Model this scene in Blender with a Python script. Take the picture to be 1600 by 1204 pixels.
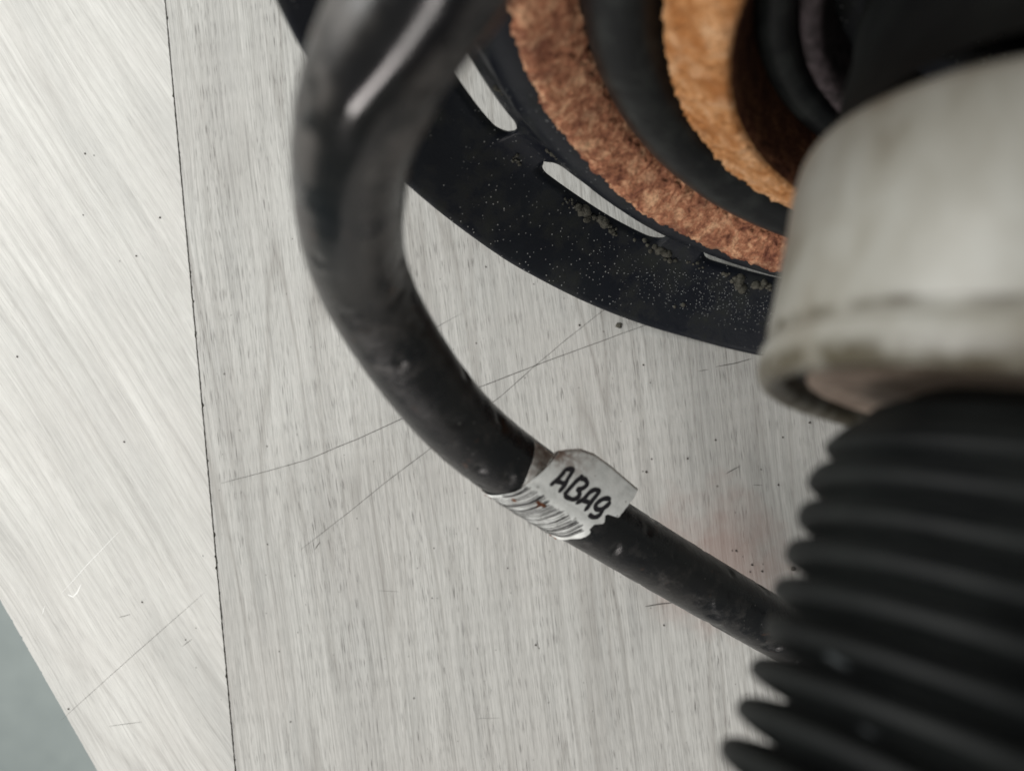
import bpy, bmesh, math, random
import numpy as np
from mathutils import Vector, Matrix, noise
random.seed(7); rng = np.random.default_rng(7)
S = 0.00085                     # metres per modelling unit (about 1 mm)
for o in list(bpy.data.objects): bpy.data.objects.remove(o)
sc = bpy.context.scene
COL = sc.collection
# ------------------------------------------------------------------ camera
CAM_H = 190.0; FPX = 1203.0
cd = bpy.data.cameras.new('camera'); cam = bpy.data.objects.new('camera', cd); COL.objects.link(cam)
cam.location = (0, 0, CAM_H*S); cam.rotation_euler = (0, 0, 0)
cd.sensor_width = 36; cd.lens = FPX/1600*36
cd.clip_start = 0.004; cd.clip_end = 50
cd.dof.use_dof = True; cd.dof.focus_distance = 168*S; cd.dof.aperture_fstop = 0.02707/(2.5*S)
sc.camera = cam
sc.render.resolution_x = 1024; sc.render.resolution_y = 770
# ------------------------------------------------------------------ world and light
w = bpy.data.worlds.new('World'); sc.world = w; w.use_nodes = True
bg = w.node_tree.nodes['Background']; bg.inputs[0].default_value = (0.95, 1.0, 0.96, 1); bg.inputs[1].default_value = 0.215
def area(name, loc, target, sx, sy, power, col):
    l = bpy.data.lights.new(name, 'AREA'); l.shape = 'RECTANGLE'; l.size = sx*S; l.size_y = sy*S; l.energy = power; l.color = col
    o = bpy.data.objects.new(name, l); COL.objects.link(o); o.location = Vector(loc)*S
    o.rotation_euler = (Vector(target)-Vector(loc)).to_track_quat('-Z', 'Y').to_euler(); return o
area('window_light', (-540, 170, 420), (0, 0, 20), 420, 420, 4.7, (1.0, 0.99, 0.965))
streak_lamp = area('added_streak_light', (-165, -590, 230), (0, 0, 90), 70, 640, 2.4, (1.0, 0.935, 0.90))  # added strip lamp, tilted to draw the long highlight along the wire
_y = Vector((365, -55, 275)).normalized(); _z = (Vector((-165, -590, 230))-Vector((0, 0, 90))).normalized(); _y = (_y-_y.dot(_z)*_z).normalized(); _x = _y.cross(_z)
streak_lamp.rotation_euler = Matrix((_x, _y, _z)).transposed().to_euler()
sc.view_settings.view_transform = 'Standard'; sc.view_settings.look = 'None'; sc.view_settings.exposure = 0; sc.view_settings.gamma = 1
sc.render.engine = 'CYCLES'

# ------------------------------------------------------------------ node helper
class NT:
    def __init__(s, name):
        s.m = bpy.data.materials.new(name); s.m.use_nodes = True; s.t = s.m.node_tree; s.n = s.t.nodes
        s.b = s.n['Principled BSDF']; s.tc = s.n.new('ShaderNodeTexCoord')
        mp = s.n.new('ShaderNodeMapping'); mp.inputs['Scale'].default_value = (1/S,)*3
        s.l(s.tc.outputs['Object'], mp.inputs['Vector']); s.mm = mp.outputs[0]      # coordinates in units
    def l(s, a, b): s.t.links.new(a, b)
    def mapv(s, v, scale=(1, 1, 1), rot=(0, 0, 0), loc=(0, 0, 0)):
        mp = s.n.new('ShaderNodeMapping'); mp.inputs['Scale'].default_value = scale; mp.inputs['Rotation'].default_value = rot; mp.inputs['Location'].default_value = loc
        s.l(v, mp.inputs['Vector']); return mp.outputs[0]
    def noise(s, v, scale, detail=3, rough=.55, dist=0):
        n = s.n.new('ShaderNodeTexNoise'); n.inputs['Scale'].default_value = scale; n.inputs['Detail'].default_value = detail
        n.inputs['Roughness'].default_value = rough; n.inputs['Distortion'].default_value = dist; s.l(v, n.inputs['Vector']); return n.outputs['Fac']
    def noisec(s, v, scale, detail=3):
        n = s.n.new('ShaderNodeTexNoise'); n.inputs['Scale'].default_value = scale; n.inputs['Detail'].default_value = detail; s.l(v, n.inputs['Vector']); return n.outputs['Color']
    def vor(s, v, scale, feat='F1', rnd=1):
        n = s.n.new('ShaderNodeTexVoronoi'); n.inputs['Scale'].default_value = scale; n.feature = feat; n.inputs['Randomness'].default_value = rnd; s.l(v, n.inputs['Vector']); return n.outputs
    def ramp(s, f, pts):
        r = s.n.new('ShaderNodeValToRGB'); e = r.color_ramp.elements
        while len(e) < len(pts): e.new(.5)
        for k, (p, c) in enumerate(pts):
            e[k].position = p; e[k].color = (c, c, c, 1) if isinstance(c, (int, float)) else (*c, 1)
        s.l(f, r.inputs[0]); return r.outputs[0]
    def mix(s, f, a, b, mode='MIX'):
        m = s.n.new('ShaderNodeMix'); m.data_type = 'RGBA'; m.blend_type = mode
        for inp, v in ((m.inputs[0], f), (m.inputs[6], a), (m.inputs[7], b)):
            if isinstance(v, (int, float)): inp.default_value = v if inp.type == 'VALUE' else (v, v, v, 1)
            elif isinstance(v, tuple): inp.default_value = (*v, 1)
            else: s.l(v, inp)
        return m.outputs[2]
    def math(s, op, a, b=0.0, c=0.0, clamp=False):
        m = s.n.new('ShaderNodeMath'); m.operation = op; m.use_clamp = clamp
        for k, v in enumerate((a, b, c)):
            if isinstance(v, (int, float)): m.inputs[k].default_value = v
            else: s.l(v, m.inputs[k])
        return m.outputs[0]
    def bump(s, h, dist, strength=1.0, prev=None):
        b = s.n.new('ShaderNodeBump'); b.inputs['Distance'].default_value = dist*S; b.inputs['Strength'].default_value = strength
        s.l(h, b.inputs['Height'])
        if prev is not None: s.l(prev, b.inputs['Normal'])
        return b.outputs[0]
    def fin(s, col=None, rough=None, nor=None, spec=None, metal=None):
        for k, v in (('Base Color', col), ('Roughness', rough), ('Normal', nor), ('Specular IOR Level', spec), ('Metallic', metal)):
            if v is None: continue
            i = s.b.inputs[k]
            if isinstance(v, (int, float)): i.default_value = v
            elif isinstance(v, tuple): i.default_value = (*v, 1)
            else: s.l(v, i)
        return s.m

# ------------------------------------------------------------------ materials
def mat_board(name, ang, pores, seed, warm, veins, tone=.97):
    """printed wood decor: fibres run along local y turned by ang"""
    t = NT(name)
    warp = t.noisec(t.mapv(t.mm, (1, .35, 1), (0, 0, ang), (seed, seed, 0)), .022, 2)
    ws = t.n.new('ShaderNodeVectorMath'); ws.operation = 'MULTIPLY_ADD'; ws.inputs[1].default_value = (5, 5, 0)
    t.l(warp, ws.inputs[0]); t.l(t.mm, ws.inputs[2])
    g = t.mapv(ws.outputs[0], (1, 1, 1), (0, 0, ang), (seed*3.1, seed, 0))
    fib = t.noise(t.mapv(g, (5.2, .05, 1)), 1, 3, .6)
    fine = t.noise(t.mapv(g, (8.5, .22, 1)), 1, 2, .6)
    med = t.noise(t.mapv(g, (.75, .014, 1)), 1, 3, .6)
    broad = t.noise(t.mapv(g, (.085, .012, 1)), 1, 3, .55, .4)
    cloud = t.noise(t.mapv(g, (.05, .03, 1), (0, 0, 0), (9, 4, 0)), 1, 2)
    col = t.ramp(broad, [(.30, (.50, .498, .485)), (.50, (.585, .58, .562)), (.70, (.67, .668, .65))])
    col = t.mix(t.ramp(cloud, [(.42, 0.), (.66, .22)]), col, warm)
    col = t.mix(.30, col, t.ramp(med, [(.32, .42), (.5, .60), (.68, .76)]), 'MIX')
    col = t.mix(.15+.25*pores, col, t.ramp(fib, [(.34, .30), (.50, .88), (.66, 1.)]), 'MULTIPLY')
    col = t.mix(.16+.10*pores, col, t.ramp(fine, [(.36, .30), (.52, .95), (.7, 1.)]), 'MULTIPLY')
    # long darker veins (growth rings)
    vn = t.noise(t.mapv(g, (.070, .0036, 1), (0, 0, 0), (33, 12, 0)), 1, 1.5, .4, .1)
    v1 = t.math('PINGPONG', t.math('MULTIPLY', vn, 13.0), .5)
    vb = t.noise(t.mapv(g, (.05, .008, 1), (0, 0, 0), (3, 52, 0)), 1, 2)
    vm = t.math('MULTIPLY', t.ramp(v1, [(.0, 1.), (.05, .65), (.20, 0.)]), t.ramp(vb, [(.36, .15), (.62, 1.)]))
    col = t.mix(t.math('MULTIPLY', vm, veins), col, (.27, .255, .24))
    ln = t.noise(t.mapv(g, (3.6, .008, 1), (0, 0, 0), (61, 5, 0)), 1, 3, .6)          # long fine lines
    col = t.mix(t.math('MULTIPLY', t.ramp(ln, [(.54, 0.), (.64, 1.)]), .20+.18*pores), col, (.22, .215, .205))
    # short dark pores
    po = t.noise(t.mapv(g, (5.6, .20, 1), (0, 0, 0), (7, 3, 0)), 1, 1.0, .5)
    where = t.noise(t.mapv(g, (.16, .012, 1), (0, 0, 0), (17, 3, 0)), 1, 2)
    pm = t.math('MULTIPLY', t.ramp(po, [(.605, 0.), (.70, 1.)]), t.ramp(where, [(.36, .25), (.64, .9)]))
    col = t.mix(t.math('MULTIPLY', pm, pores), col, (.13, .125, .12))
    # tiny dirt dots
    if seed > 5:     # dots and a soft-edged reddish patch on this board
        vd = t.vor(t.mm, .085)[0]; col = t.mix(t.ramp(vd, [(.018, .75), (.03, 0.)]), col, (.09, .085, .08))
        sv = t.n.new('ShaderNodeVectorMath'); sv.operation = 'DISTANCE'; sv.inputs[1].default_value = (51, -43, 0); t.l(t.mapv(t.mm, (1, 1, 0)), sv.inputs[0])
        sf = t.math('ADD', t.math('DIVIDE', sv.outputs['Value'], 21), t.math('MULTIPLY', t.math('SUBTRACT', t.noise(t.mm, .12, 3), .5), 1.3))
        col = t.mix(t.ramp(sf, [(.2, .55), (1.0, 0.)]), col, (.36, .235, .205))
    if tone != 1: col = t.mix(1.0, col, (tone, tone, tone*.975), 'MULTIPLY')
    n1 = t.bump(fib, .06, .45); n2 = t.bump(pm, -.05, .6, n1); n3 = t.bump(fine, .05, .5, n2)
    ro = t.ramp(fib, [(.3, .62), (.7, .52)])
    return t.fin(col, ro, n3, .25)
M = {}
M['board_a'] = mat_board('pale_oak_decor_slanted', math.radians(-32), .16, 2.0, (.66, .63, .61), .22)
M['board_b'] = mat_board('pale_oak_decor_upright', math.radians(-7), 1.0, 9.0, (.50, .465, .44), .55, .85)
t = NT('chipboard_edge'); M['edge'] = t.fin(t.ramp(t.noise(t.mm, .8, 4), [(.3, (.16, .155, .14)), (.7, (.42, .41, .37))]), .9)
t = NT('grey_floor_paint'); M['floor'] = t.fin(t.ramp(t.noise(t.mm, .03, 5, .6), [(.3, (.40, .455, .45)), (.7, (.47, .53, .52))]), .55)
def mat_wire():
    t = NT('worn_black_spring_enamel')
    big = t.noise(t.mm, .07, 4, .6); patch = t.noise(t.mm, .22, 5, .62); fine = t.noise(t.mm, 1.6, 4, .65)
    base = t.mix(t.ramp(big, [(.35, 0.), (.65, 1.)]), (.0025, .003, .0045), (.007, .0066, .0066))
    dustf = t.math('MULTIPLY', t.ramp(patch, [(.50, 0.), (.72, 1.)]), t.ramp(fine, [(.35, .25), (.65, 1.)]))
    sx = t.n.new('ShaderNodeSeparateXYZ'); t.l(t.mm, sx.inputs[0])
    hi = t.ramp(t.math('DIVIDE', sx.outputs['Z'], 140), [(.45, 0.), (.85, 1.)])      # more dust on the upper coil
    dustf = t.math('MAXIMUM', dustf, t.math('MULTIPLY', hi, t.ramp(t.noise(t.mapv(t.mm, (1, 1, 1), (0, 0, 0), (7, 7, 2)), .16, 3), [(.44, 0.), (.60, .8)])))
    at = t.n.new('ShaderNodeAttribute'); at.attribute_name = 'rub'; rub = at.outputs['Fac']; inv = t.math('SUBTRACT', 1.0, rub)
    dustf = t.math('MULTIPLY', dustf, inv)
    col = t.mix(t.math('MULTIPLY', dustf, t.math('ADD', .22, t.math('MULTIPLY', hi, .22))), base, (.15, .138, .127))
    vd = t.vor(t.mm, .55)[0]
    sp = t.math('MULTIPLY', t.ramp(vd, [(.07, 1.), (.12, 0.)]), t.ramp(t.noise(t.mm, .12, 2), [(.5, 0.), (.6, 1.)]))
    col = t.mix(t.math('MULTIPLY', sp, .6), col, (.16, .16, .15))
    rust = t.math('MULTIPLY', t.ramp(t.noise(t.mapv(t.mm, (1, 1, 1), (0, 0, 0), (40, 1, 3)), .3, 4), [(.66, 0.), (.72, 1.)]), .6)
    col = t.mix(rust, col, (.055, .028, .018))
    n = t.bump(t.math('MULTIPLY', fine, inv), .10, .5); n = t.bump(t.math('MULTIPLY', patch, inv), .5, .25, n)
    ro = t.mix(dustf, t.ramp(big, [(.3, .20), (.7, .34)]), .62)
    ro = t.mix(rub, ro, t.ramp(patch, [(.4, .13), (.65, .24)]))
    return t.fin(col, ro, n, .42)
M['wire'] = mat_wire()
def mat_seat():
    t = NT('dusty_black_painted_steel')
    big = t.noise(t.mm, .06, 4); mud = t.noise(t.mm, .13, 6, .65); fine = t.noise(t.mm, 2.4, 4, .7)
    col = t.mix(t.ramp(big, [(.35, 0.), (.65, 1.)]), (.0045, .006, .011), (.010, .012, .016))
    col = t.mix(t.math('MULTIPLY', t.ramp(mud, [(.50, 0.), (.68, 1.)]), .5), col, (.030, .033, .026))
    v1 = t.vor(t.mm, .85); area_ = t.ramp(t.noise(t.mm, .045, 2), [(.46, .0), (.60, 1.)])
    sp = t.math('MULTIPLY', t.ramp(v1[0], [(.10, 1.), (.17, 0.)]), area_)
    v2 = t.vor(t.mapv(t.mm, (1, 1, 1), (0, 0, 0), (5, 9, 1)), .3)
    sp2 = t.ramp(v2[0], [(.03, 1.), (.05, 0.)])
    col = t.mix(t.math('MULTIPLY', sp, .75), col, (.42, .43, .42)); col = t.mix(t.math('MULTIPLY', sp2, .8), col, (.38, .39, .38))
    n = t.bump(fine, .08, .5); n = t.bump(mud, .6, .35, n); n = t.bump(sp, .15, .8, n)
    return t.fin(col, t.mix(t.ramp(mud, [(.48, 0.), (.62, 1.)]), .38, .85), n, .25)
M['seat'] = mat_seat()
def mat_rust(name, c1, c2, c3, sc_=1.0):
    t = NT(name)
    a = t.noise(t.mm, .35*sc_, 5, .7, .6); b = t.noise(t.mm, 1.5, 5, .75, .4); c = t.noise(t.mapv(t.mm, (1, 1, 1), (0, 0, 0), (11, 2, 5)), .13, 3)
    col = t.ramp(a, [(.30, c1), (.48, c2), (.68, c3)])
    col = t.mix(.55, col, t.ramp(b, [(.34, .14), (.48, .75), (.62, 1.)]), 'MULTIPLY')
    col = t.mix(t.ramp(c, [(.48, 0.), (.66, .8)]), col, c1)
    v = t.vor(t.mm, 1.1)[0]
    n = t.bump(b, .38, .9); n = t.bump(v, -.35, .6, n)
    return t.fin(col, .93, n, .15)
M['rust'] = mat_rust('red_brown_rust', (.125, .042, .03), (.47, .205, .115), (.82, .50, .30))
M['rust_orange'] = mat_rust('orange_rust', (.30, .11, .03), (.52, .25, .10), (.70, .43, .24), .8)
M['rust_dark'] = mat_rust('dark_rust', (.05, .018, .011), (.13, .05, .026), (.24, .105, .05))
t = NT('black_rubber_pad'); bn = t.noise(t.mm, .18, 5, .6); fn = t.noise(t.mm, 2, 4)
M['rubber'] = t.fin(t.mix(t.ramp(bn, [(.45, 0.), (.7, .6)]), (.0045, .0055, .0062), (.026, .030, .028)), .40, t.bump(fn, .08, .5), .25)
t = NT('purple_grey_primer'); M['primer'] = t.fin(t.ramp(t.noise(t.mm, .6, 5, .7), [(.38, (.018, .013, .014)), (.62, (.085, .066, .072))]), .8, t.bump(t.noise(t.mm, 1.5, 4), .2, .6))
def mat_boot():
    t = NT('dusty_black_boot_rubber')
    a = t.noise(t.mm, .09, 4); b = t.noise(t.mapv(t.mm, (1, 1, 1), (0, 0, 0), (3, 3, 3)), 1.0, 4)
    col = t.mix(t.ramp(a, [(.35, 0.), (.68, .8)]), (.003, .0036, .0038), (.011, .0125, .0118))
    v = t.vor(t.mm, .075)[0]
    col = t.mix(t.ramp(v, [(.055, .55), (.11, 0.)]), col, (.22, .24, .25))
    return t.fin(col, .60, t.bump(b, .12, .4), .16)
M['boot'] = mat_boot()
def mat_cap():
    t = NT('grimy_white_plastic')
    a = t.noise(t.mapv(t.mm, (1, .5, 1), (0, 0, .2)), .11, 4, .6, .3); b = t.noise(t.mm, .3, 4)
    col = t.ramp(a, [(.30, (.125, .108, .08)), (.46, (.205, .197, .168)), (.72, (.272, .270, .245))])
    at = t.n.new('ShaderNodeAttribute'); at.attribute_name = 'grime'
    g = t.math('MULTIPLY', at.outputs['Fac'], t.ramp(b, [(.34, .5), (.48, 1.)]))
    col = t.mix(g, col, (.055, .046, .028))
    return t.fin(col, .42, t.bump(b, .15, .3), .45)
M['cap'] = mat_cap()
t = NT('beige_plastic_inside'); M['cap_inner'] = t.fin(t.ramp(t.noise(t.mm, .25, 4), [(.35, (.17, .12, .09)), (.65, (.33, .255, .20))]), .6)
t = NT('near_black_gap'); M['gap'] = t.fin((.014, .013, .012), .8)  # plain near-black for the groove inside the cap rim
def mat_paper():
    t = NT('aged_label_paper')
    a = t.noise(t.mm, .5, 5, .6); b = t.noise(t.mm, 2.0, 3); at = t.n.new('ShaderNodeAttribute'); at.attribute_name = 'stain'
    col = t.ramp(a, [(.3, (.60, .62, .60)), (.55, (.74, .76, .74)), (.75, (.80, .82, .80))])
    g = t.math('MULTIPLY', at.outputs['Fac'], t.ramp(t.noise(t.mm, .9, 4), [(.36, .15), (.6, 1.)]))
    col = t.mix(g, col, (.15, .085, .055))
    vd = t.vor(t.mm, .5)[0]
    col = t.mix(t.ramp(vd, [(.10, .6), (.16, 0.)]), col, (.2, .2, .19))
    return t.fin(col, .5, t.bump(b, .12, .4), .35)
M['paper'] = mat_paper()
t = NT('black_marker_ink'); M['ink'] = t.fin((.010, .008, .011), .5)
t = NT('printed_bar_ink'); M['bar'] = t.fin(t.ramp(t.noise(t.mm, 1.1, 3), [(.35, .010), (.65, .045)]), .5)
t = NT('dried_mud'); M['mud'] = t.fin(t.ramp(t.noise(t.mm, 1.2, 5, .7), [(.3, (.018, .018, .013)), (.7, (.105, .10, .08))]), .95, t.bump(t.noise(t.mm, 2.5, 4), .3, .8))
t = NT('scratch_dirt'); M['scratch'] = t.fin((.07, .065, .06), .9)
t = NT('pale_scratch'); M['pale'] = t.fin((.78, .78, .76), .6)
t = NT('black_crumb'); M['crumb'] = t.fin(t.ramp(t.noise(t.mm, 1.5, 3), [(.3, (.02, .018, .016)), (.7, (.07, .06, .05))]), .9)

# ------------------------------------------------------------------ mesh helpers
def mesh_obj(name, verts, faces, mat, parent=None, smooth=True, attr=None, idx=None):
    me = bpy.data.meshes.new(name)
    V = np.asarray(verts, float)*S
    me.from_pydata([tuple(q) for q in V], [], [tuple(int(i) for i in q) for q in faces]); 
    for m_ in (mat if isinstance(mat, (list, tuple)) else [mat]): me.materials.append(m_)
    if smooth: me.polygons.foreach_set('use_smooth', [True]*len(me.polygons))
    if idx is not None: me.polygons.foreach_set('material_index', idx)
    if attr:
        a = me.attributes.new(attr[0], 'FLOAT', 'POINT'); a.data.foreach_set('value', np.asarray(attr[1], float))
    me.update()
    o = bpy.data.objects.new(name, me); COL.objects.link(o)
    if parent is not None: o.parent = parent
    return o
def empty(name, **kw):
    o = bpy.data.objects.new(name, None); COL.objects.link(o); o.empty_display_size = .01
    for k, v in kw.items(): o[k] = v
    return o
def grid_faces(n, m, wrap_m=True, wrap_n=False):
    F = []
    for i in range(n if wrap_n else n-1):
        for j in range(m if wrap_m else m-1):
            F.append((i*m+j, i*m+(j+1) % m, ((i+1) % n)*m+(j+1) % m, ((i+1) % n)*m+j))
    return F
def nz(p, sc_, seed=0.0): return noise.noise(Vector((p[0]*sc_+seed, p[1]*sc_-seed, p[2]*sc_+2*seed)))

# ------------------------------------------------------------------ table (two mitred boards) and floor
fl = mesh_obj('floor', [(-4000, -4000, -560), (4000, -4000, -560), (4000, 4000, -560), (-4000, 4000, -560)], [(0, 1, 2, 3)], M['floor'], smooth=False)
fl['kind'] = 'structure'
table = empty('table', label='pale grey wood-grain table top of two boards meeting at a dark slanted seam', category='table')
def board(name, outline, mat, seed, jag=()):
    """outline counter clockwise; edges whose index is in jag get small chips"""
    pts = []
    n = len(outline)
    for k in range(n):
        a = np.array(outline[k], float); b = np.array(outline[(k+1) % n], float); L = np.linalg.norm(b-a)
        if k in jag:
            m = int(L/.35); nr = np.array([-(b-a)[1], (b-a)[0]])/L
            for i in range(m):
                q = a+(b-a)*i/m
                d = .10*noise.noise(Vector((q[0]*.9, q[1]*.9, seed)))+.05*noise.noise(Vector((q[0]*3.5, q[1]*3.5, seed)))
                c = noise.noise(Vector((q[0]*.7, q[1]*.7, seed+9)));
                if c > .42: d += (c-.42)*1.3
                pts.append(q+nr*(d+.06))
        else: pts.append(a)
    bm = bmesh.new()
    top = [bm.verts.new((p[0]*S, p[1]*S, 0)) for p in pts]; bot = [bm.verts.new((p[0]*S, p[1]*S, -21*S)) for p in pts]
    f = bm.faces.new(top); f.material_index = 0
    f2 = bm.faces.new(bot[::-1]); f2.material_index = 1
    N = len(pts)
    for k in range(N):
        q = bm.faces.new((top[k], bot[k], bot[(k+1) % N], top[(k+1) % N])); q.material_index = 1
    bmesh.ops.recalc_face_normals(bm, faces=bm.faces)
    me = bpy.data.meshes.new(name); bm.to_mesh(me); bm.free(); me.materials.append(mat); me.materials.append(M['edge'])
    o = bpy.data.objects.new(name, me); COL.objects.link(o); o.parent = table; return o
sd = (-85.6+68.2)/190.2     # seam slope dx/dy
def seam(y): return -85.6+(y-95.1)*sd
def ledge(y): return -126.4-(y+53.4)*.568
yT = 420
bA = board('board', [(seam(yT)-.10, yT), (ledge(yT), yT), (-61.8, -166.4), (seam(-166.4)-.10, -166.8)], M['board_a'], 1.0, jag=(1, 3))
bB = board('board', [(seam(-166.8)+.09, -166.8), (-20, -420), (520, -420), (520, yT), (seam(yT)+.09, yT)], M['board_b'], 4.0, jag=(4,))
bA['label'] = 'left board with slanting grain'; bB['label'] = 'wide right board with upright grain and long scratches'
def px(x, y, z=0.0):
    d = CAM_H-z; return ((x-800)/FPX*d, (602-y)/FPX*d)
def scratch(pts, wd, mat, parent, z=.03, wob=.25):
    P = []
    for k in range(len(pts)-1):
        a = np.array(px(*pts[k])); b = np.array(px(*pts[k+1])); n = max(2, int(np.linalg.norm(b-a)/.8))
        for i in range(n): P.append(a+(b-a)*i/n)
    P.append(np.array(px(*pts[-1]))); P = np.array(P); n = len(P); V = []; F = []
    T = np.gradient(P, axis=0); T /= np.linalg.norm(T, axis=1)[:, None]; N = np.c_[-T[:, 1], T[:, 0]]
    for i in range(n):
        tt = i/(n-1); wl = wd*(math.sin(math.pi*min(1, max(0, tt*.96+.02)))**.4)*(.6+.6*abs(noise.noise(Vector((i*.35, wd*10, pts[0][0])))))
        c = P[i]+N[i]*wob*.3*noise.noise(Vector((i*.12, 3, pts[0][1])))
        V += [(*(c+N[i]*wl/2), z), (*(c-N[i]*wl/2), z)]
    for i in range(n-1): F.append((2*i, 2*i+1, 2*i+3, 2*i+2))
    return mesh_obj('scratch', V, F, mat, parent, smooth=False)
for pts, wd in (([(345, 755), (420, 735), (480, 718), (560, 685), (632, 652), (748, 605), (865, 560), (1008, 508), (1060, 494)], .22),
                ([(470, 858), (545, 800), (600, 755), (665, 706), (785, 617), (835, 572), (885, 530), (945, 483), (990, 452)], .15),
                ([(600, 560), (684, 510), (720, 490)], .12), ([(1008, 947), (1030, 943), (1062, 940)], .40), ([(1118, 573), (1150, 567), (1175, 560)], .26),
                ([(1090, 580), (1108, 577)], .15), ([(1134, 740), (1146, 733), (1158, 727)], .22), ([(590, 922), (625, 924)], .09), ([(745, 1122), (782, 1121)], .09),
                ([(1176, 757), (1192, 758)], .13), ([(492, 858), (500, 846)], .3)):
    scratch(pts, wd, M['scratch'], bB)
for pts, wd in (([(95, 1125), (150, 1075), (240, 995), (320, 925)], .10), ([(170, 1134), (222, 1127)], .12), ([(186, 964), (204, 959)], .16), ([(285, 1009), (300, 998)], .14)):
    scratch(pts, wd, M['scratch'], bA)
for pts, wd in (([(97, 925), (140, 878), (190, 826)], .22), ([(106, 928), (114, 932), (121, 925), (127, 912)], .45), ([(66, 960), (70, 945)], .2)):
    scratch(pts, wd, M['pale'], bA)
def blob(c, r, seed, flat=.6, sub=1):
    bm = bmesh.new(); bmesh.ops.create_icosphere(bm, subdivisions=sub, radius=1)
    V = []
    for v_ in bm.verts:
        k = 1+.45*noise.noise(Vector(v_.co)*1.3+Vector((seed, 0, 0)))
        V.append((c[0]+v_.co.x*r*k, c[1]+v_.co.y*r*k, c[2]+v_.co.z*r*k*flat))
    F = [[q.index for q in f.verts] for f in bm.faces]; bm.free(); return V, F
def join(parts):
    V = []; F = []
    for v_, f_ in parts:
        o = len(V); V += list(v_); F += [[i+o for i in q] for q in f_]
    return V, F
specks = [(133, 240, 1.7), (147, 243, 1.1), (250, 340, 2.), (130, 336, 1.2), (27, 557, 1.9), (213, 400, 1.6), (187, 408, 1.), (194, 690, 1.6), (417, 697, 1.2), (222, 940, 1.6), (290, 999, 1.2),
          (793, 887, 1.2), (1037, 976, 1.6), (837, 1007, 2.), (842, 1012, 1.1), (1010, 737, 2.3), (1004, 736, 1.1), (1018, 717, 1.5), (1074, 716, 1.8), (905, 508, 2.1), (675, 934, 1.1), (678, 856, 1.1),
          (1150, 860, 2.1), (1144, 860, 1.2), (1175, 882, 2.2), (1191, 892, 2.), (1172, 893, 1.5), (1192, 881, 1.), (1218, 617, 1.3), (1223, 683, 1.6), (1118, 687, 1.8), (1189, 733, 1.3), (1265, 660, 2.2), (1216, 757, 1.8), (834, 444, 1.), (759, 417, 1.4),
          (744, 536, 1.2), (1005, 570, 1.7), (436, 1017, 1.1), (652, 887, .9), (683, 934, .9), (107, 1107, 1.8), (1122, 875, 1.3), (857, 1097, .9), (418, 850, 1.3), (820, 590, .9)]
parts = [blob((*px(x, y), .08), r*.16*.9, x*.13) for x, y, r in specks]
for k in range(170):
    x = rng.uniform(300, 1500); y = rng.uniform(300, 1204)
    parts.append(blob((*px(x, y), .05), rng.uniform(.05, .13), k*.7))
V, F = join(parts)
o = mesh_obj('dirt_specks', V, F, M['crumb']); o['kind'] = 'stuff'; o['label'] = 'fine black dirt specks scattered over the pale boards'; o['category'] = 'dirt'
V, F = blob((*px(1239, 887), .45), .62, 3, .9, 2)
o = mesh_obj('dirt_crumb', V, F, M['crumb']); o['label'] = 'small round black crumb on the board beside the bellows'; o['category'] = 'crumb'
V, F = blob((*px(967, 508), .1), .8, 5, .25, 2)
o = mesh_obj('dirt_flake', [(q[0], q[1], q[2]) for q in V], F, M['mud']); o['label'] = 'grey flake of dirt on the board between the two crossing scratches'; o['category'] = 'flake'

# ------------------------------------------------------------------ the strut: frame of its axis
ta, pa = math.radians(72), math.radians(-101)
A = np.array([math.sin(ta)*math.cos(pa), math.sin(ta)*math.sin(pa), math.cos(ta)])
U = np.cross([0, 0, 1.], A); U /= np.linalg.norm(U); W = np.cross(A, U)
C0 = np.array([68.86, 38.02, 98.96])
def P3(r, s, th): return C0+A*s+r*(math.cos(th)*U+math.sin(th)*W)
strut = empty('suspension_strut', label='used car suspension strut with coil spring, rusty slotted seat, white cap and black ribbed boot', category='shock absorber')
def lathe(name, prof, mat, parent, n=256, jit=None, attr=None, idx=None, closed=False):
    V = []; at = []
    for k, (r, s) in enumerate(prof):
        for j in range(n):
            th = 2*math.pi*j/n; dr, ds = (0, 0)
            if jit: dr, ds = jit(k, r, s, th)
            V.append(P3(r+dr, s+ds, th))
            if attr: at.append(attr[1](k, r, s, th))
    F = [f[::-1] for f in grid_faces(len(prof), n, True, closed)]
    return mesh_obj(name, V, F, mat, parent, attr=(attr[0], at) if attr else None, idx=idx)
def spline(pts, m):
    """Catmull-Rom through pts, m samples each"""
    P = np.array(pts, float); P = np.vstack([2*P[0]-P[1], P, 2*P[-1]-P[-2]]); out = []
    for i in range(1, len(P)-2):
        for k in range(m):
            t_ = k/m; p0, p1, p2, p3 = P[i-1:i+3]
            out.append(.5*((2*p1)+(-p0+p2)*t_+(2*p0-5*p1+4*p2-p3)*t_**2+(-p0+3*p1-3*p2+p3)*t_**3))
    out.append(P[-2]); return np.array(out)

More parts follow.
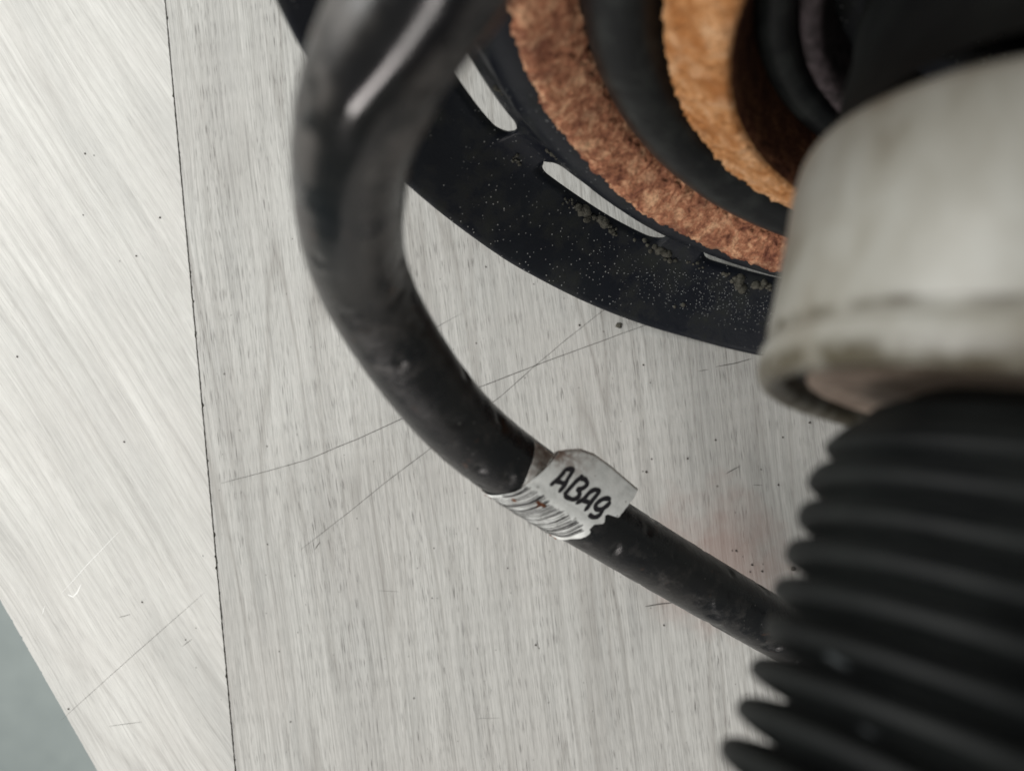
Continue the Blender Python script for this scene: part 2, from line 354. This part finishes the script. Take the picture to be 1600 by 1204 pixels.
# ---- slotted spring seat (stamped sheet, 12 slots)
NS = 960
outer = [(103.9, -.9), (103.75, -.55), (103.3, -.6), (102.6, -1.3), (100, -4.3), (97, -7.9), (94.2, -11.3), (92.3, -13.6)]
inner = [(85.6, -14.6), (83.6, -13.6), (81.6, -11.4), (79.6, -9.2), (77, -7.9), (74, -7.6), (70, -9.0), (65, -11.), (58, -13.2), (51, -12.5), (46, -12.5), (40, -14.5), (34, -17.5), (28, -19.5), (24, -20), (12, -20.5), (2, -20.5)]
SL_C, SL_R = math.radians(-123.1), 88.6
HALF, WMAX = math.radians(11.6), 2.2
V = []; rows = len(outer)+1+1+len(inner)
def slot_w(th):
    d = (th-SL_C) % (math.pi/6); d = min(d, math.pi/6-d)
    arc = (HALF-d)*SL_R
    if arc <= 0: return 0.
    return WMAX*math.sqrt(max(0, 1-(1-min(arc, 3.6)/3.6)**2))
# non-uniform theta so that slot ends are round
ths = np.linspace(0, 2*math.pi, NS, endpoint=False)
cols = []
for th in ths:
    wv = slot_w(th); col = []
    for r, s in outer: col.append((r, s))
    col.append((SL_R+wv, -15.1)); col.append((SL_R-wv, -15.1))
    for r, s in inner: col.append((r, s))
    cols.append((wv, [P3(r+(.12*noise.noise(Vector((math.cos(th)*9, math.sin(th)*9, r*.1)))), s+.35*noise.noise(Vector((math.cos(th)*5, math.sin(th)*5, r*.05))), th) for r, s in col]))
V = [q for wv, c in cols for q in c]; F = []
R_ = len(cols[0][1]); so = len(outer)
for j in range(NS):
    j2 = (j+1) % NS
    for k in range(R_-1):
        if k == so: continue
        F.append((j*R_+k, j2*R_+k, j2*R_+k+1, j*R_+k+1))
seat = mesh_obj('spring_seat', V, F, M['seat'], strut)
bm = bmesh.new(); bm.from_mesh(seat.data); bmesh.ops.remove_doubles(bm, verts=bm.verts, dist=1e-7)
bmesh.ops.recalc_face_normals(bm, faces=bm.faces); bm.to_mesh(seat.data); bm.free()
so_ = seat.modifiers.new('thickness', 'SOLIDIFY'); so_.thickness = .8*S; so_.offset = -1
seat['label'] = 'dusty black slotted spring seat'
# mud clumps stuck on the seat
def seat_s(r):
    pr = sorted(outer[4:]+[(SL_R, -15.1)]+inner)
    return float(np.interp(r, [q[0] for q in pr], [q[1] for q in pr]))
mud = []
for th, r, sz, n in ((-124.4, 92.0, 1.3, 9), (-121.5, 91.7, .9, 10), (-119, 92.5, .6, 8), (-113.4, 92.2, .95, 4), (-111.0, 92.0, 1.1, 5), (-108.5, 92.5, .7, 5), (-97.6, 92.6, 1.3, 7), (-94.5, 92.3, 1.1, 7), (-103.5, 98.6, .8, 2), (-105, 92.2, .5, 6), (-100, 92.2, .5, 7), (-127, 92, .35, 12), (-138, 92, .4, 10), (-137, 84.5, .45, 10), (-150, 84, .4, 8)):
    for k in range(n):
        t2 = math.radians(th+rng.normal(0, .7)); r2 = r+rng.normal(0, .45); q = P3(r2, seat_s(r2)+.1, t2)
        mud.append(blob(q, sz*rng.uniform(.4, 1.05), rng.uniform(0, 99), .8, 2))
V, F = join(mud); o = mesh_obj('dried_mud', V, F, M['mud'], seat); o['kind'] = 'stuff'
gr = []
for k in range(620):
    t2 = math.radians(-100+rng.normal(0, 9)); r2 = min(101.5, max(92, 96.5+rng.normal(0, 2.3))); q = P3(r2, seat_s(r2)+.05, t2)
    gr.append(blob(q, rng.uniform(.05, .15), rng.uniform(0, 99), .8, 1))
for k in range(80):
    t2 = math.radians(rng.uniform(-165, -88)); r2 = rng.uniform(76, 101.5); q = P3(r2, seat_s(r2)+.05, t2)
    if 85 < r2 < 92: continue
    gr.append(blob(q, rng.uniform(.04, .12), rng.uniform(0, 99), .8, 1))
t = NT('pale_grit'); M['grit'] = t.fin((.20, .21, .21), .7)
V, F = join(gr); o = mesh_obj('grit', V, F, M['grit'], seat); o['kind'] = 'stuff'

# ---- rusted rings, rubber ring
def rag(amp_r, amp_s, edges, fr=1.0):
    def j(k, r, s, th):
        x, y = math.cos(th)*r, math.sin(th)*r
        e = 1. if k in edges else .25
        n1 = noise.noise(Vector((x*.35*fr, y*.35*fr, k*.05))); n2 = noise.noise(Vector((x*1.1*fr, y*1.1*fr, k*.3))); n3 = noise.noise(Vector((x*2.6, y*2.6, k*.7)))
        return amp_r*e*(.5*n1+.7*n2+.5*n3), amp_s*(.5*n1+.6*n2+.45*noise.noise(Vector((x*1.8, y*1.8, r*2.3))))
    return j
def dense(prof, m):
    P = spline(prof, m); return [tuple(q) for q in P]
prof = dense([(72.4, -8.2), (72.8, -6.9), (72.0, -5.9), (70.5, -5.7), (68.5, -6.6), (66.5, -7.9), (64.8, -9.0), (63.6, -10.8)], 4)
o = lathe('rusted_ring', prof, M['rust'], strut, 1200, rag(1.0, .55, set(range(0, 12)) | set(range(22, 30)))); o['label'] = 'outer ring flaking with red-brown rust'
prof = [(57.0+6.6*math.cos(q), -12.6+7.4*math.sin(q)) for q in np.linspace(math.pi*1.08, -math.pi*.08, 26)]
o = lathe('rubber_ring', prof, M['rubber'], strut, 512, lambda k, r, s, th: (0, .25*noise.noise(Vector((math.cos(th)*6, math.sin(th)*6, k*.15)))))
prof = dense([(50.9, -8.5), (50.8, -5.7), (50.0, -4.7), (48.5, -3.9), (46, -2.2), (44, -1.1), (42.4, -.6), (41.6, -1.2)], 4)
o = lathe('rusted_ring', prof, M['rust_orange'], strut, 1000, rag(.8, .4, set(range(0, 12)))); o['label'] = 'inner ring with orange rust'
prof = dense([(41.6, -1.1), (40.9, -3), (40.2, -7), (39.6, -12), (39, -16)], 4)
o = lathe('inner_wall', prof, M['rust_dark'], strut, 360, rag(.25, .1, set()))
prof = [(36.6+2.9*math.cos(q), -12.5+3.4*math.sin(q)) for q in np.linspace(math.pi*1.2, -math.pi*.2, 16)]
lathe('seal_ring', prof, M['rubber'], strut, 256)
prof = dense([(33.6, -15), (33.2, -10.6), (32, -9.6), (30.6, -10.6), (30, -14), (29.5, -18)], 4)
lathe('primer_ring', prof, M['primer'], strut, 300, rag(.3, .25, set()))
# ---- boot axis: leaves the seat and bends toward the viewer below the cap
BT, BP, BC = math.radians(83.8), math.radians(-102.1), np.array([52.4, -3.2, 112.])
BP2 = math.radians(-98.0)
def axis_dir(q):
    q = max(q, 0); a1, a2 = BT-math.radians(11.4)*q/50, (BP if q <= 0 else BP+(BP2-BP)*min(1, q/4)-math.radians(22)*q/50)
    return np.array([math.sin(a1)*math.cos(a2), math.sin(a1)*math.sin(a2), math.cos(a1)])
_s = np.arange(-30, 110, .25); _c = [None]*len(_s); k0 = int(np.argmin(abs(_s))); _c[k0] = BC
for k in range(k0+1, len(_s)): _c[k] = _c[k-1]+axis_dir(_s[k])*.25
for k in range(k0-1, -1, -1): _c[k] = _c[k+1]-axis_dir(_s[k])*.25
_c = np.array(_c)
def PB(r, s, th):
    c = np.array([np.interp(s, _s, _c[:, k]) for k in range(3)]); a = axis_dir(s); u = np.cross([0, 0, 1.], a); u /= np.linalg.norm(u); w_ = np.cross(a, u)
    return c+r*(math.cos(th)*u+math.sin(th)*w_)
def latheb(name, prof, mat, parent, n=256, jit=None, attr=None):
    V = []; at = []
    for k, (r, s) in enumerate(prof):
        for j in range(n):
            th = 2*math.pi*j/n; dr, ds = jit(k, r, s, th) if jit else (0, 0)
            V.append(PB(r+dr, s+ds, th))
            if attr: at.append(attr[1](k, r, s, th))
    return mesh_obj(name, V, [f[::-1] for f in grid_faces(len(prof), n)], mat, parent, attr=(attr[0], at) if attr else None)
# sleeve between seat and cap
e0 = C0-A*17; e1 = PB(0, -22, 0); V = []
for k in range(30):
    f_ = k/29; c = e0+(e1-e0)*f_; d = (e1-e0)/np.linalg.norm(e1-e0); u = np.cross([0, 0, 1.], d); u /= np.linalg.norm(u); w_ = np.cross(d, u)
    rr = 24.6-1.6*f_+.25*math.sin(f_*20)
    for j in range(160):
        th = 2*math.pi*j/160; V.append(c+rr*(math.cos(th)*u+math.sin(th)*w_))
mesh_obj('inner_sleeve', V, [f[::-1] for f in grid_faces(30, 160)], M['boot'], strut)
prof = dense([(18, -25.2), (21.5, -26.0), (24.2, -25.6), (25.7, -24.2), (26.1, -21.5), (26.2, -16), (26.3, -10), (26.3, -5.2), (26.1, -4.3), (26.2, -3.5), (26.6, -2.7), (26.75, -1.2), (26.6, .2), (26.0, .9), (24.9, 1.0), (23.8, .2), (23.5, -1.5)], 6)
def grime(k, r, s, th):
    x = math.cos(th)*5; y = math.sin(th)*5
    g = math.exp(-((s+4.3-.35*noise.noise(Vector((x, y, 0))))/.55)**2)*(.55+.75*noise.noise(Vector((x*2, y*2, 3))))
    if s > -1.8: g = max(g, min(1, (s+1.8)/1.6)*(.8+.7*noise.noise(Vector((x*2, y*2, 7)))))
    return max(0., min(1., g*1.25))
capo = latheb('bump_cap', prof, M['cap'], strut, 400, lambda k, r, s, th: (.2*noise.noise(Vector((math.cos(th)*3, math.sin(th)*3, s*.12))), 0), attr=('grime', grime))
capo['label'] = 'grimy white plastic cap'
latheb('cap_underside', dense([(21.6, -3.5), (21.5, -.9), (21, -.3), (18, -.4), (12, -.6), (6, -.8)], 4), M['cap_inner'], capo, 200)
latheb('dark_groove', [(23.6, -1.4), (22.6, -2.2), (21.4, -2.2)], M['gap'], capo, 200)
# ---- ribbed boot
def r_tip(s): return float(np.interp(s, [-3, 0, 1.5, 3.2, 5.5, 10, 17, 23, 28, 34, 50, 100], [7, 11.0, 14.5, 16.8, 18.5, 19.6, 20.4, 20.9, 21.1, 21.1, 21.8, 22.8]))
def amp(s): return float(np.interp(s, [0, 4, 10, 17, 23, 28, 34, 100], [.2, 1.3, 2.2, 2.9, 3.5, 4.2, 4.8, 5.2]))
prof = [(7.0, -8), (7, -4)]
for s in np.arange(-3, 84, .24):
    ph = (s-9.6)/4.75; c = .5+.5*math.cos(2*math.pi*ph); e = float(np.interp(s, [4, 18, 34], [.8, .62, .5]))
    tt = abs((ph+.5) % 1-.5)*2; prof.append((r_tip(s)-amp(s)*tt**3.0, s))
prof += [(17, 85), (16, 90)]
def bootjit(k, r, s, th):
    q = noise.noise(Vector((math.cos(th)*1.3, math.sin(th)*1.3, s*.05))); q2 = noise.noise(Vector((math.cos(th)*1.2+5, math.sin(th)*1.2, round((s-9.6)/4.75)*1.7)))
    wgt = (.5+.5*math.cos(2*math.pi*(s-9.6)/4.75))
    return .3*q+.3*q2*wgt, .3*q+.45*q2*wgt
latheb('dust_boot', prof, M['boot'], strut, 300, bootjit)['label'] = 'black ribbed rubber dust boot'

# ------------------------------------------------------------------ coil spring wire
ctrl = [(150, -52, 62), (132, -66, 40), (110, -72, 22), (86, -68, 14.5), (63.8, -57.0, 15.5)]
for x, y, d in ((1100, 915, 165.5), (960, 831, 154), (798, 727, 139.5), (688, 628, 127), (573, 452, 108.5), (546, 280, 87.5), (594, 92, 71), (724, -104, 63)):
    ctrl.append(((x-800)/FPX*d, (602-y)/FPX*d, CAM_H-d))
q = np.array(ctrl[-1])-C0; sh = q@A; q2 = q-sh*A; thH = math.atan2(q2@W, q2@U); rH = np.linalg.norm(q2)
for k in range(1, 11):
    ctrl.append(tuple(P3(rH+(78-rH)*min(1, k/3), sh-2.2*k, thH-math.radians(17*k))))
path = spline(ctrl, 30)
# resample by arc length
L = np.r_[0, np.cumsum(np.linalg.norm(np.diff(path, axis=0), axis=1))]
n_s = int(L[-1]/.6); ls = np.linspace(0, L[-1], n_s)
path = np.c_[[np.interp(ls, L, path[:, k]) for k in range(3)]].T
for _ in range(60): path[1:-1] = .25*path[:-2]+.5*path[1:-1]+.25*path[2:]
T = np.gradient(path, axis=0); T /= np.linalg.norm(T, axis=1)[:, None]
WR = 6.5; camp = np.array([0, 0, CAM_H])
def frame_at(i):
    t_ = T[i]; up = np.array([0, 0, 1.]) if abs(t_[2]) < .97 else np.array([0, 1., 0])
    v_ = camp*1.0-path[i]; v_ = np.array([0, 0, 1.])-t_[2]*t_ if np.linalg.norm(np.array([0, 0, 1.])-t_[2]*t_) > .12 else v_-(v_@t_)*t_
    v_ /= np.linalg.norm(v_); e = np.cross(v_, t_); return v_, e/np.linalg.norm(e)
# parallel transport frame for the tube
N0 = frame_at(0)[0]; NN = [N0]
for i in range(1, n_s):
    q = NN[-1]-(NN[-1]@T[i])*T[i]; NN.append(q/np.linalg.norm(q))
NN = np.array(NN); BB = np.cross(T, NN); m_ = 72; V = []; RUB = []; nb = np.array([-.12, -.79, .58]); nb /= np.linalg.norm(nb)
for i in range(n_s):
    for j in range(m_):
        an = 2*math.pi*j/m_; dn = math.cos(an)*NN[i]+math.sin(an)*BB[i]; q = path[i]+WR*dn
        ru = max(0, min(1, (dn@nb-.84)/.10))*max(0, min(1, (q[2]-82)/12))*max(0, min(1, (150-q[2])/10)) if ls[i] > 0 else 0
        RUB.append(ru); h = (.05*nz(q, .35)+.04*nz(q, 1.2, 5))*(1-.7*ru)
        c = nz(q, .28, 11);
        if c > .40: h -= min(.28, (c-.40)*2.2)*(1-ru)
        V.append(path[i]+(WR+h)*dn)
F = grid_faces(n_s, m_)
for i0, fl_ in ((0, True), (n_s-1, False)):
    V.append(path[i0]); RUB.append(0); c = len(V)-1
    for j in range(m_):
        a_, b_ = i0*m_+j, i0*m_+(j+1) % m_; F.append((c, b_, a_) if fl_ else (c, a_, b_))
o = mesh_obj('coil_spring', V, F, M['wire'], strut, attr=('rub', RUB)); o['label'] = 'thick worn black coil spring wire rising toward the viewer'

# ------------------------------------------------------------------ paper tag wrapped round the wire
proj = lambda P: np.c_[800+P[:, 0]/(CAM_H-P[:, 2])*FPX, 602-P[:, 1]/(CAM_H-P[:, 2])*FPX]
pp = proj(path); on = path[:, 2] < 80
def idx_at(x, y): return int(np.argmin(np.hypot(pp[:, 0]-x, pp[:, 1]-y)+(~on)*1e4))
i_ref = idx_at(786, 717); ARC = ls-ls[i_ref]                  # ARC grows back toward...
sgn = 1 if pp[min(n_s-1, i_ref+10), 0] > pp[i_ref, 0] else -1  # +u runs down the picture
uu = sgn*ARC; order = np.argsort(uu)
def centre(u):
    o_ = np.array([np.interp(u, uu[order], path[order, k]) for k in range(3)]); t_ = np.array([np.interp(u, uu[order], sgn*T[order, k]) for k in range(3)]); t_ /= np.linalg.norm(t_)
    v_ = np.array([0, 0, 1.])-t_[2]*t_; v_ /= np.linalg.norm(v_)
    e = np.cross(t_, v_); e /= np.linalg.norm(e)
    if e[1] < 0: e = -e
    return o_, t_, v_, e                                      # centre, along, toward viewer, toward upper right
RT = WR+.28
def ext(u): return float(np.interp(u, [0, 3.2, 4.2, 6, 8.5, 12, 17, 25], [-2.4, -1.2, .2, 1.5, 2.9, 3.6, 3.5, 2.8]))
def tag_pt(u, w_, lift=0.0):
    """w_: arc length across, 0 = line nearest the viewer, + toward upper right; beyond w1 the paper leaves the wire straight, then folds back"""
    o_, t_, v_, e = centre(u); ph1 = .12; w1 = ph1*RT
    wr = .06*math.sin(u*1.7+w_*.7)*max(0, min(1, (-w_-1)/3))
    if w_ <= w1:
        ph = w_/RT; n = math.sin(ph)*e+math.cos(ph)*v_; return o_+(RT+wr+lift)*n, n
    n = math.sin(ph1)*e+math.cos(ph1)*v_; d = math.cos(ph1)*e-math.sin(ph1)*v_
    L_ = ext(u)+5.9; x = w_-w1; rr = .55
    bow = .25*math.sin(min(1, x/max(L_, .1))*math.pi)
    if x <= L_: return o_+RT*n+d*x+n*(bow+lift), n
    a_ = (x-L_)/rr
    if a_ < math.pi:
        n2 = math.cos(a_)*n+math.sin(a_)*d; return o_+RT*n+d*L_-n*rr+n2*(rr+lift), n2
    x2 = (a_-math.pi)*rr; n2 = -n
    return o_+RT*n+d*(L_-x2)-n*(2*rr)+n2*lift, n2
WLO = -12.5
def u0(w_):   # ragged left end
    return float(np.interp(w_, [-13, -9.5, -6, -3.2, -.9, 2.8, 5.8, 8, 16], [.9, .1, .7, 1.5, 2.1, 3.3, 4.0, 4.3, 4.3]))+.05*noise.noise(Vector((w_*2, 1, 0)))
def u1(w_):   # torn right end
    return float(np.interp(w_, [-13, -9, -5.4, -3.6, -1.9, -1.2, 0, .9, 1.4, 2.3, 2.9, 3.4, 8.5, 16], [18.0, 18.8, 19.5, 20.6, 21.1, 20.2, 20.4, 22.0, 22.2, 21.5, 21.7, 24.4, 25.4, 25.4]))+.14*noise.noise(Vector((w_*2.2, 7, 0)))
nu, nw = 130, 220; V = []; st = []
for i in range(nu):
    lam = i/(nu-1)
    for j in range(nw):
        k = j/(nw-1); w_ = WLO+(.8+9.9+1.7+3.0-WLO)*k
        u = u0(w_)+(u1(w_)-u0(w_))*lam
        q, n = tag_pt(u, w_); V.append(q)
        s_ = 0.
        if w_ > 4.0 and lam < .5: s_ = max(s_, (1-lam/.5)*min(1, (w_-4.0)/2.6))
        if w_ < -7.5: s_ = max(s_, min(1, (-7.5-w_)/2.5)*.8)
        st.append(s_*.95)
tag = mesh_obj('paper_tag', V, grid_faces(nu, nw, False), M['paper'], strut, attr=('stain', st))
md = tag.modifiers.new('thickness', 'SOLIDIFY'); md.thickness = .13*S; md.offset = 0
tag['label'] = 'grey paper tag with handwritten letters'
# underlying strip of the same label, seen at the upper left
V = []; st = []
for i in range(24):
    for j in range(60):
        w_ = -1.6+9.6*j/59; a0 = float(np.interp(w_, [-1.6, 2, 8.5], [2.1, .9, .5])); u = a0+(6.5-a0)*i/23
        o_, t_, v_, e = centre(u); ph = (w_)/(WR+.16); n = math.sin(ph)*e+math.cos(ph)*v_
        V.append(o_+(WR+.15+.25*max(0, ph-.9))*n); st.append(.75 if w_ > 3 else .5)
st_ = mesh_obj('under_strip', V, grid_faces(24, 60, False), M['paper'], tag, attr=('stain', st))
md = st_.modifiers.new('thickness', 'SOLIDIFY'); md.thickness = .1*S; md.offset = 0
# rough dark lower lip where the label has gone to glue
V, F = join([blob(tag_pt(u, -9.6+.4*math.sin(u*3), .0)[0], .22+.1*math.sin(u*7), u, 1, 1) for u in list(np.arange(.6, 2.2, .25))+list(np.arange(17.9, 19.4, .3))])
mesh_obj('glue_residue', V, F, M['rust_dark'], tag)
# lettering: strokes laid on the tag surface
GU, GW = np.linspace(0, 26, 261), np.linspace(-10.5, 11, 216)
GP = np.array([[tag_pt(u, w_)[0] for w_ in GW] for u in GU]); gpx = proj(GP.reshape(-1, 3))
def uw(x, y):
    k = int(np.argmin(np.hypot(gpx[:, 0]-x, gpx[:, 1]-y))); return GU[k//len(GW)], GW[k % len(GW)]
def stroke(pts, wd, lift=.11, m=7, taper=.45):
    P = spline(pts, m); n = len(P); T2 = np.gradient(P, axis=0); T2 /= np.linalg.norm(T2, axis=1)[:, None]+1e-9
    N2 = np.c_[-T2[:, 1], T2[:, 0]]; V = []; F = []
    for i in range(n):
        e = min(i, n-1-i)/max(1, (n-1)*.06); h = wd/2*min(1, taper+(1-taper)*e)*(1+.18*noise.noise(Vector((P[i][0], P[i][1], 3))))
        for c in (-1, -.5, 0, .5, 1):
            q = P[i]+N2[i]*h*c; V.append(tag_pt(q[0], q[1], lift)[0])
    for i in range(n-1):
        for c in range(4): F.append((i*5+c, i*5+c+1, (i+1)*5+c+1, (i+1)*5+c))
    return V, F
def cz(pts): return [uw(840+x/8.889, 680+y/8.889) for x, y in pts]
letters = {
 'A': [[(165, 692), (215, 655), (290, 590), (340, 530), (385, 480), (450, 462), (485, 482), (455, 540), (418, 600), (372, 690), (325, 745), (285, 785)], [(262, 628), (320, 650), (378, 672)]],
 'B': [[(628, 545), (585, 590), (530, 635), (460, 715), (400, 785), (362, 828)], [(585, 600), (645, 608), (685, 645), (680, 685), (640, 722), (585, 742), (535, 738)], [(535, 740), (570, 770), (575, 820), (540, 865), (485, 885), (425, 870), (362, 828)]],
 'A2': [[(522, 948), (575, 915), (640, 870), (690, 820), (740, 775), (800, 755), (845, 775), (810, 830), (755, 900), (710, 970), (645, 1045)], [(620, 900), (680, 920), (735, 945)]],
 '9': [[(1000, 905), (985, 878), (935, 872), (875, 895), (820, 940), (795, 985), (815, 1020), (865, 1025), (925, 998), (980, 950), (1002, 905)], [(905, 1000), (890, 1045), (860, 1095), (815, 1130), (765, 1132), (728, 1110), (710, 1085)]]}
parts = [stroke(cz(s_), .94) for L_ in letters.values() for s_ in L_]
V, F = join(parts); mesh_obj('marker_lettering', V, F, M['ink'], tag)
# wavy printed bars
T0 = np.array([(832, 760), (845, 769), (856, 778), (868, 787), (880, 796), (892, 805), (905, 815), (916, 823), (927, 832)], float)
parts = []; rb = np.random.default_rng(3)
u_now = uw(*T0[0])[0]-1.0
n_b = 31; u_a = uw(822, 757)[0]; u_b = min(19.4, uw(925, 832)[0])
for k in range(n_b):
    u = u_a+(u_b-u_a)*k/(n_b-1)+rb.uniform(-.05, .05); wt = -.2-.045*k+rb.uniform(-.5, .3); wb = -9.9
    pts = []
    for j in range(9):
        f_ = j/8; w_ = wt+(wb-wt)*f_; pts.append((u-3.2*f_**1.1+.11*math.sin(f_*8.5+.12*k), w_))
    if pts[-1][0] < .8: pts = [q for q in pts if q[0] > .9]
    if len(pts) > 3: parts.append(stroke(pts, rb.choice([.18, .25, .34, .48]), .11, 5, .6))
# bits of brown where the print is scuffed
V, F = join(parts); mesh_obj('printed_bars', V, F, M['bar'], tag)
V, F = join([stroke([uw(838, 783), uw(845, 787), uw(852, 791)], .7, .13), stroke([uw(800, 778), uw(806, 783)], .5, .12), stroke([uw(843, 786), uw(838, 792)], .5, .13)])
mesh_obj('scuff', V, F, M['rust_dark'], tag)
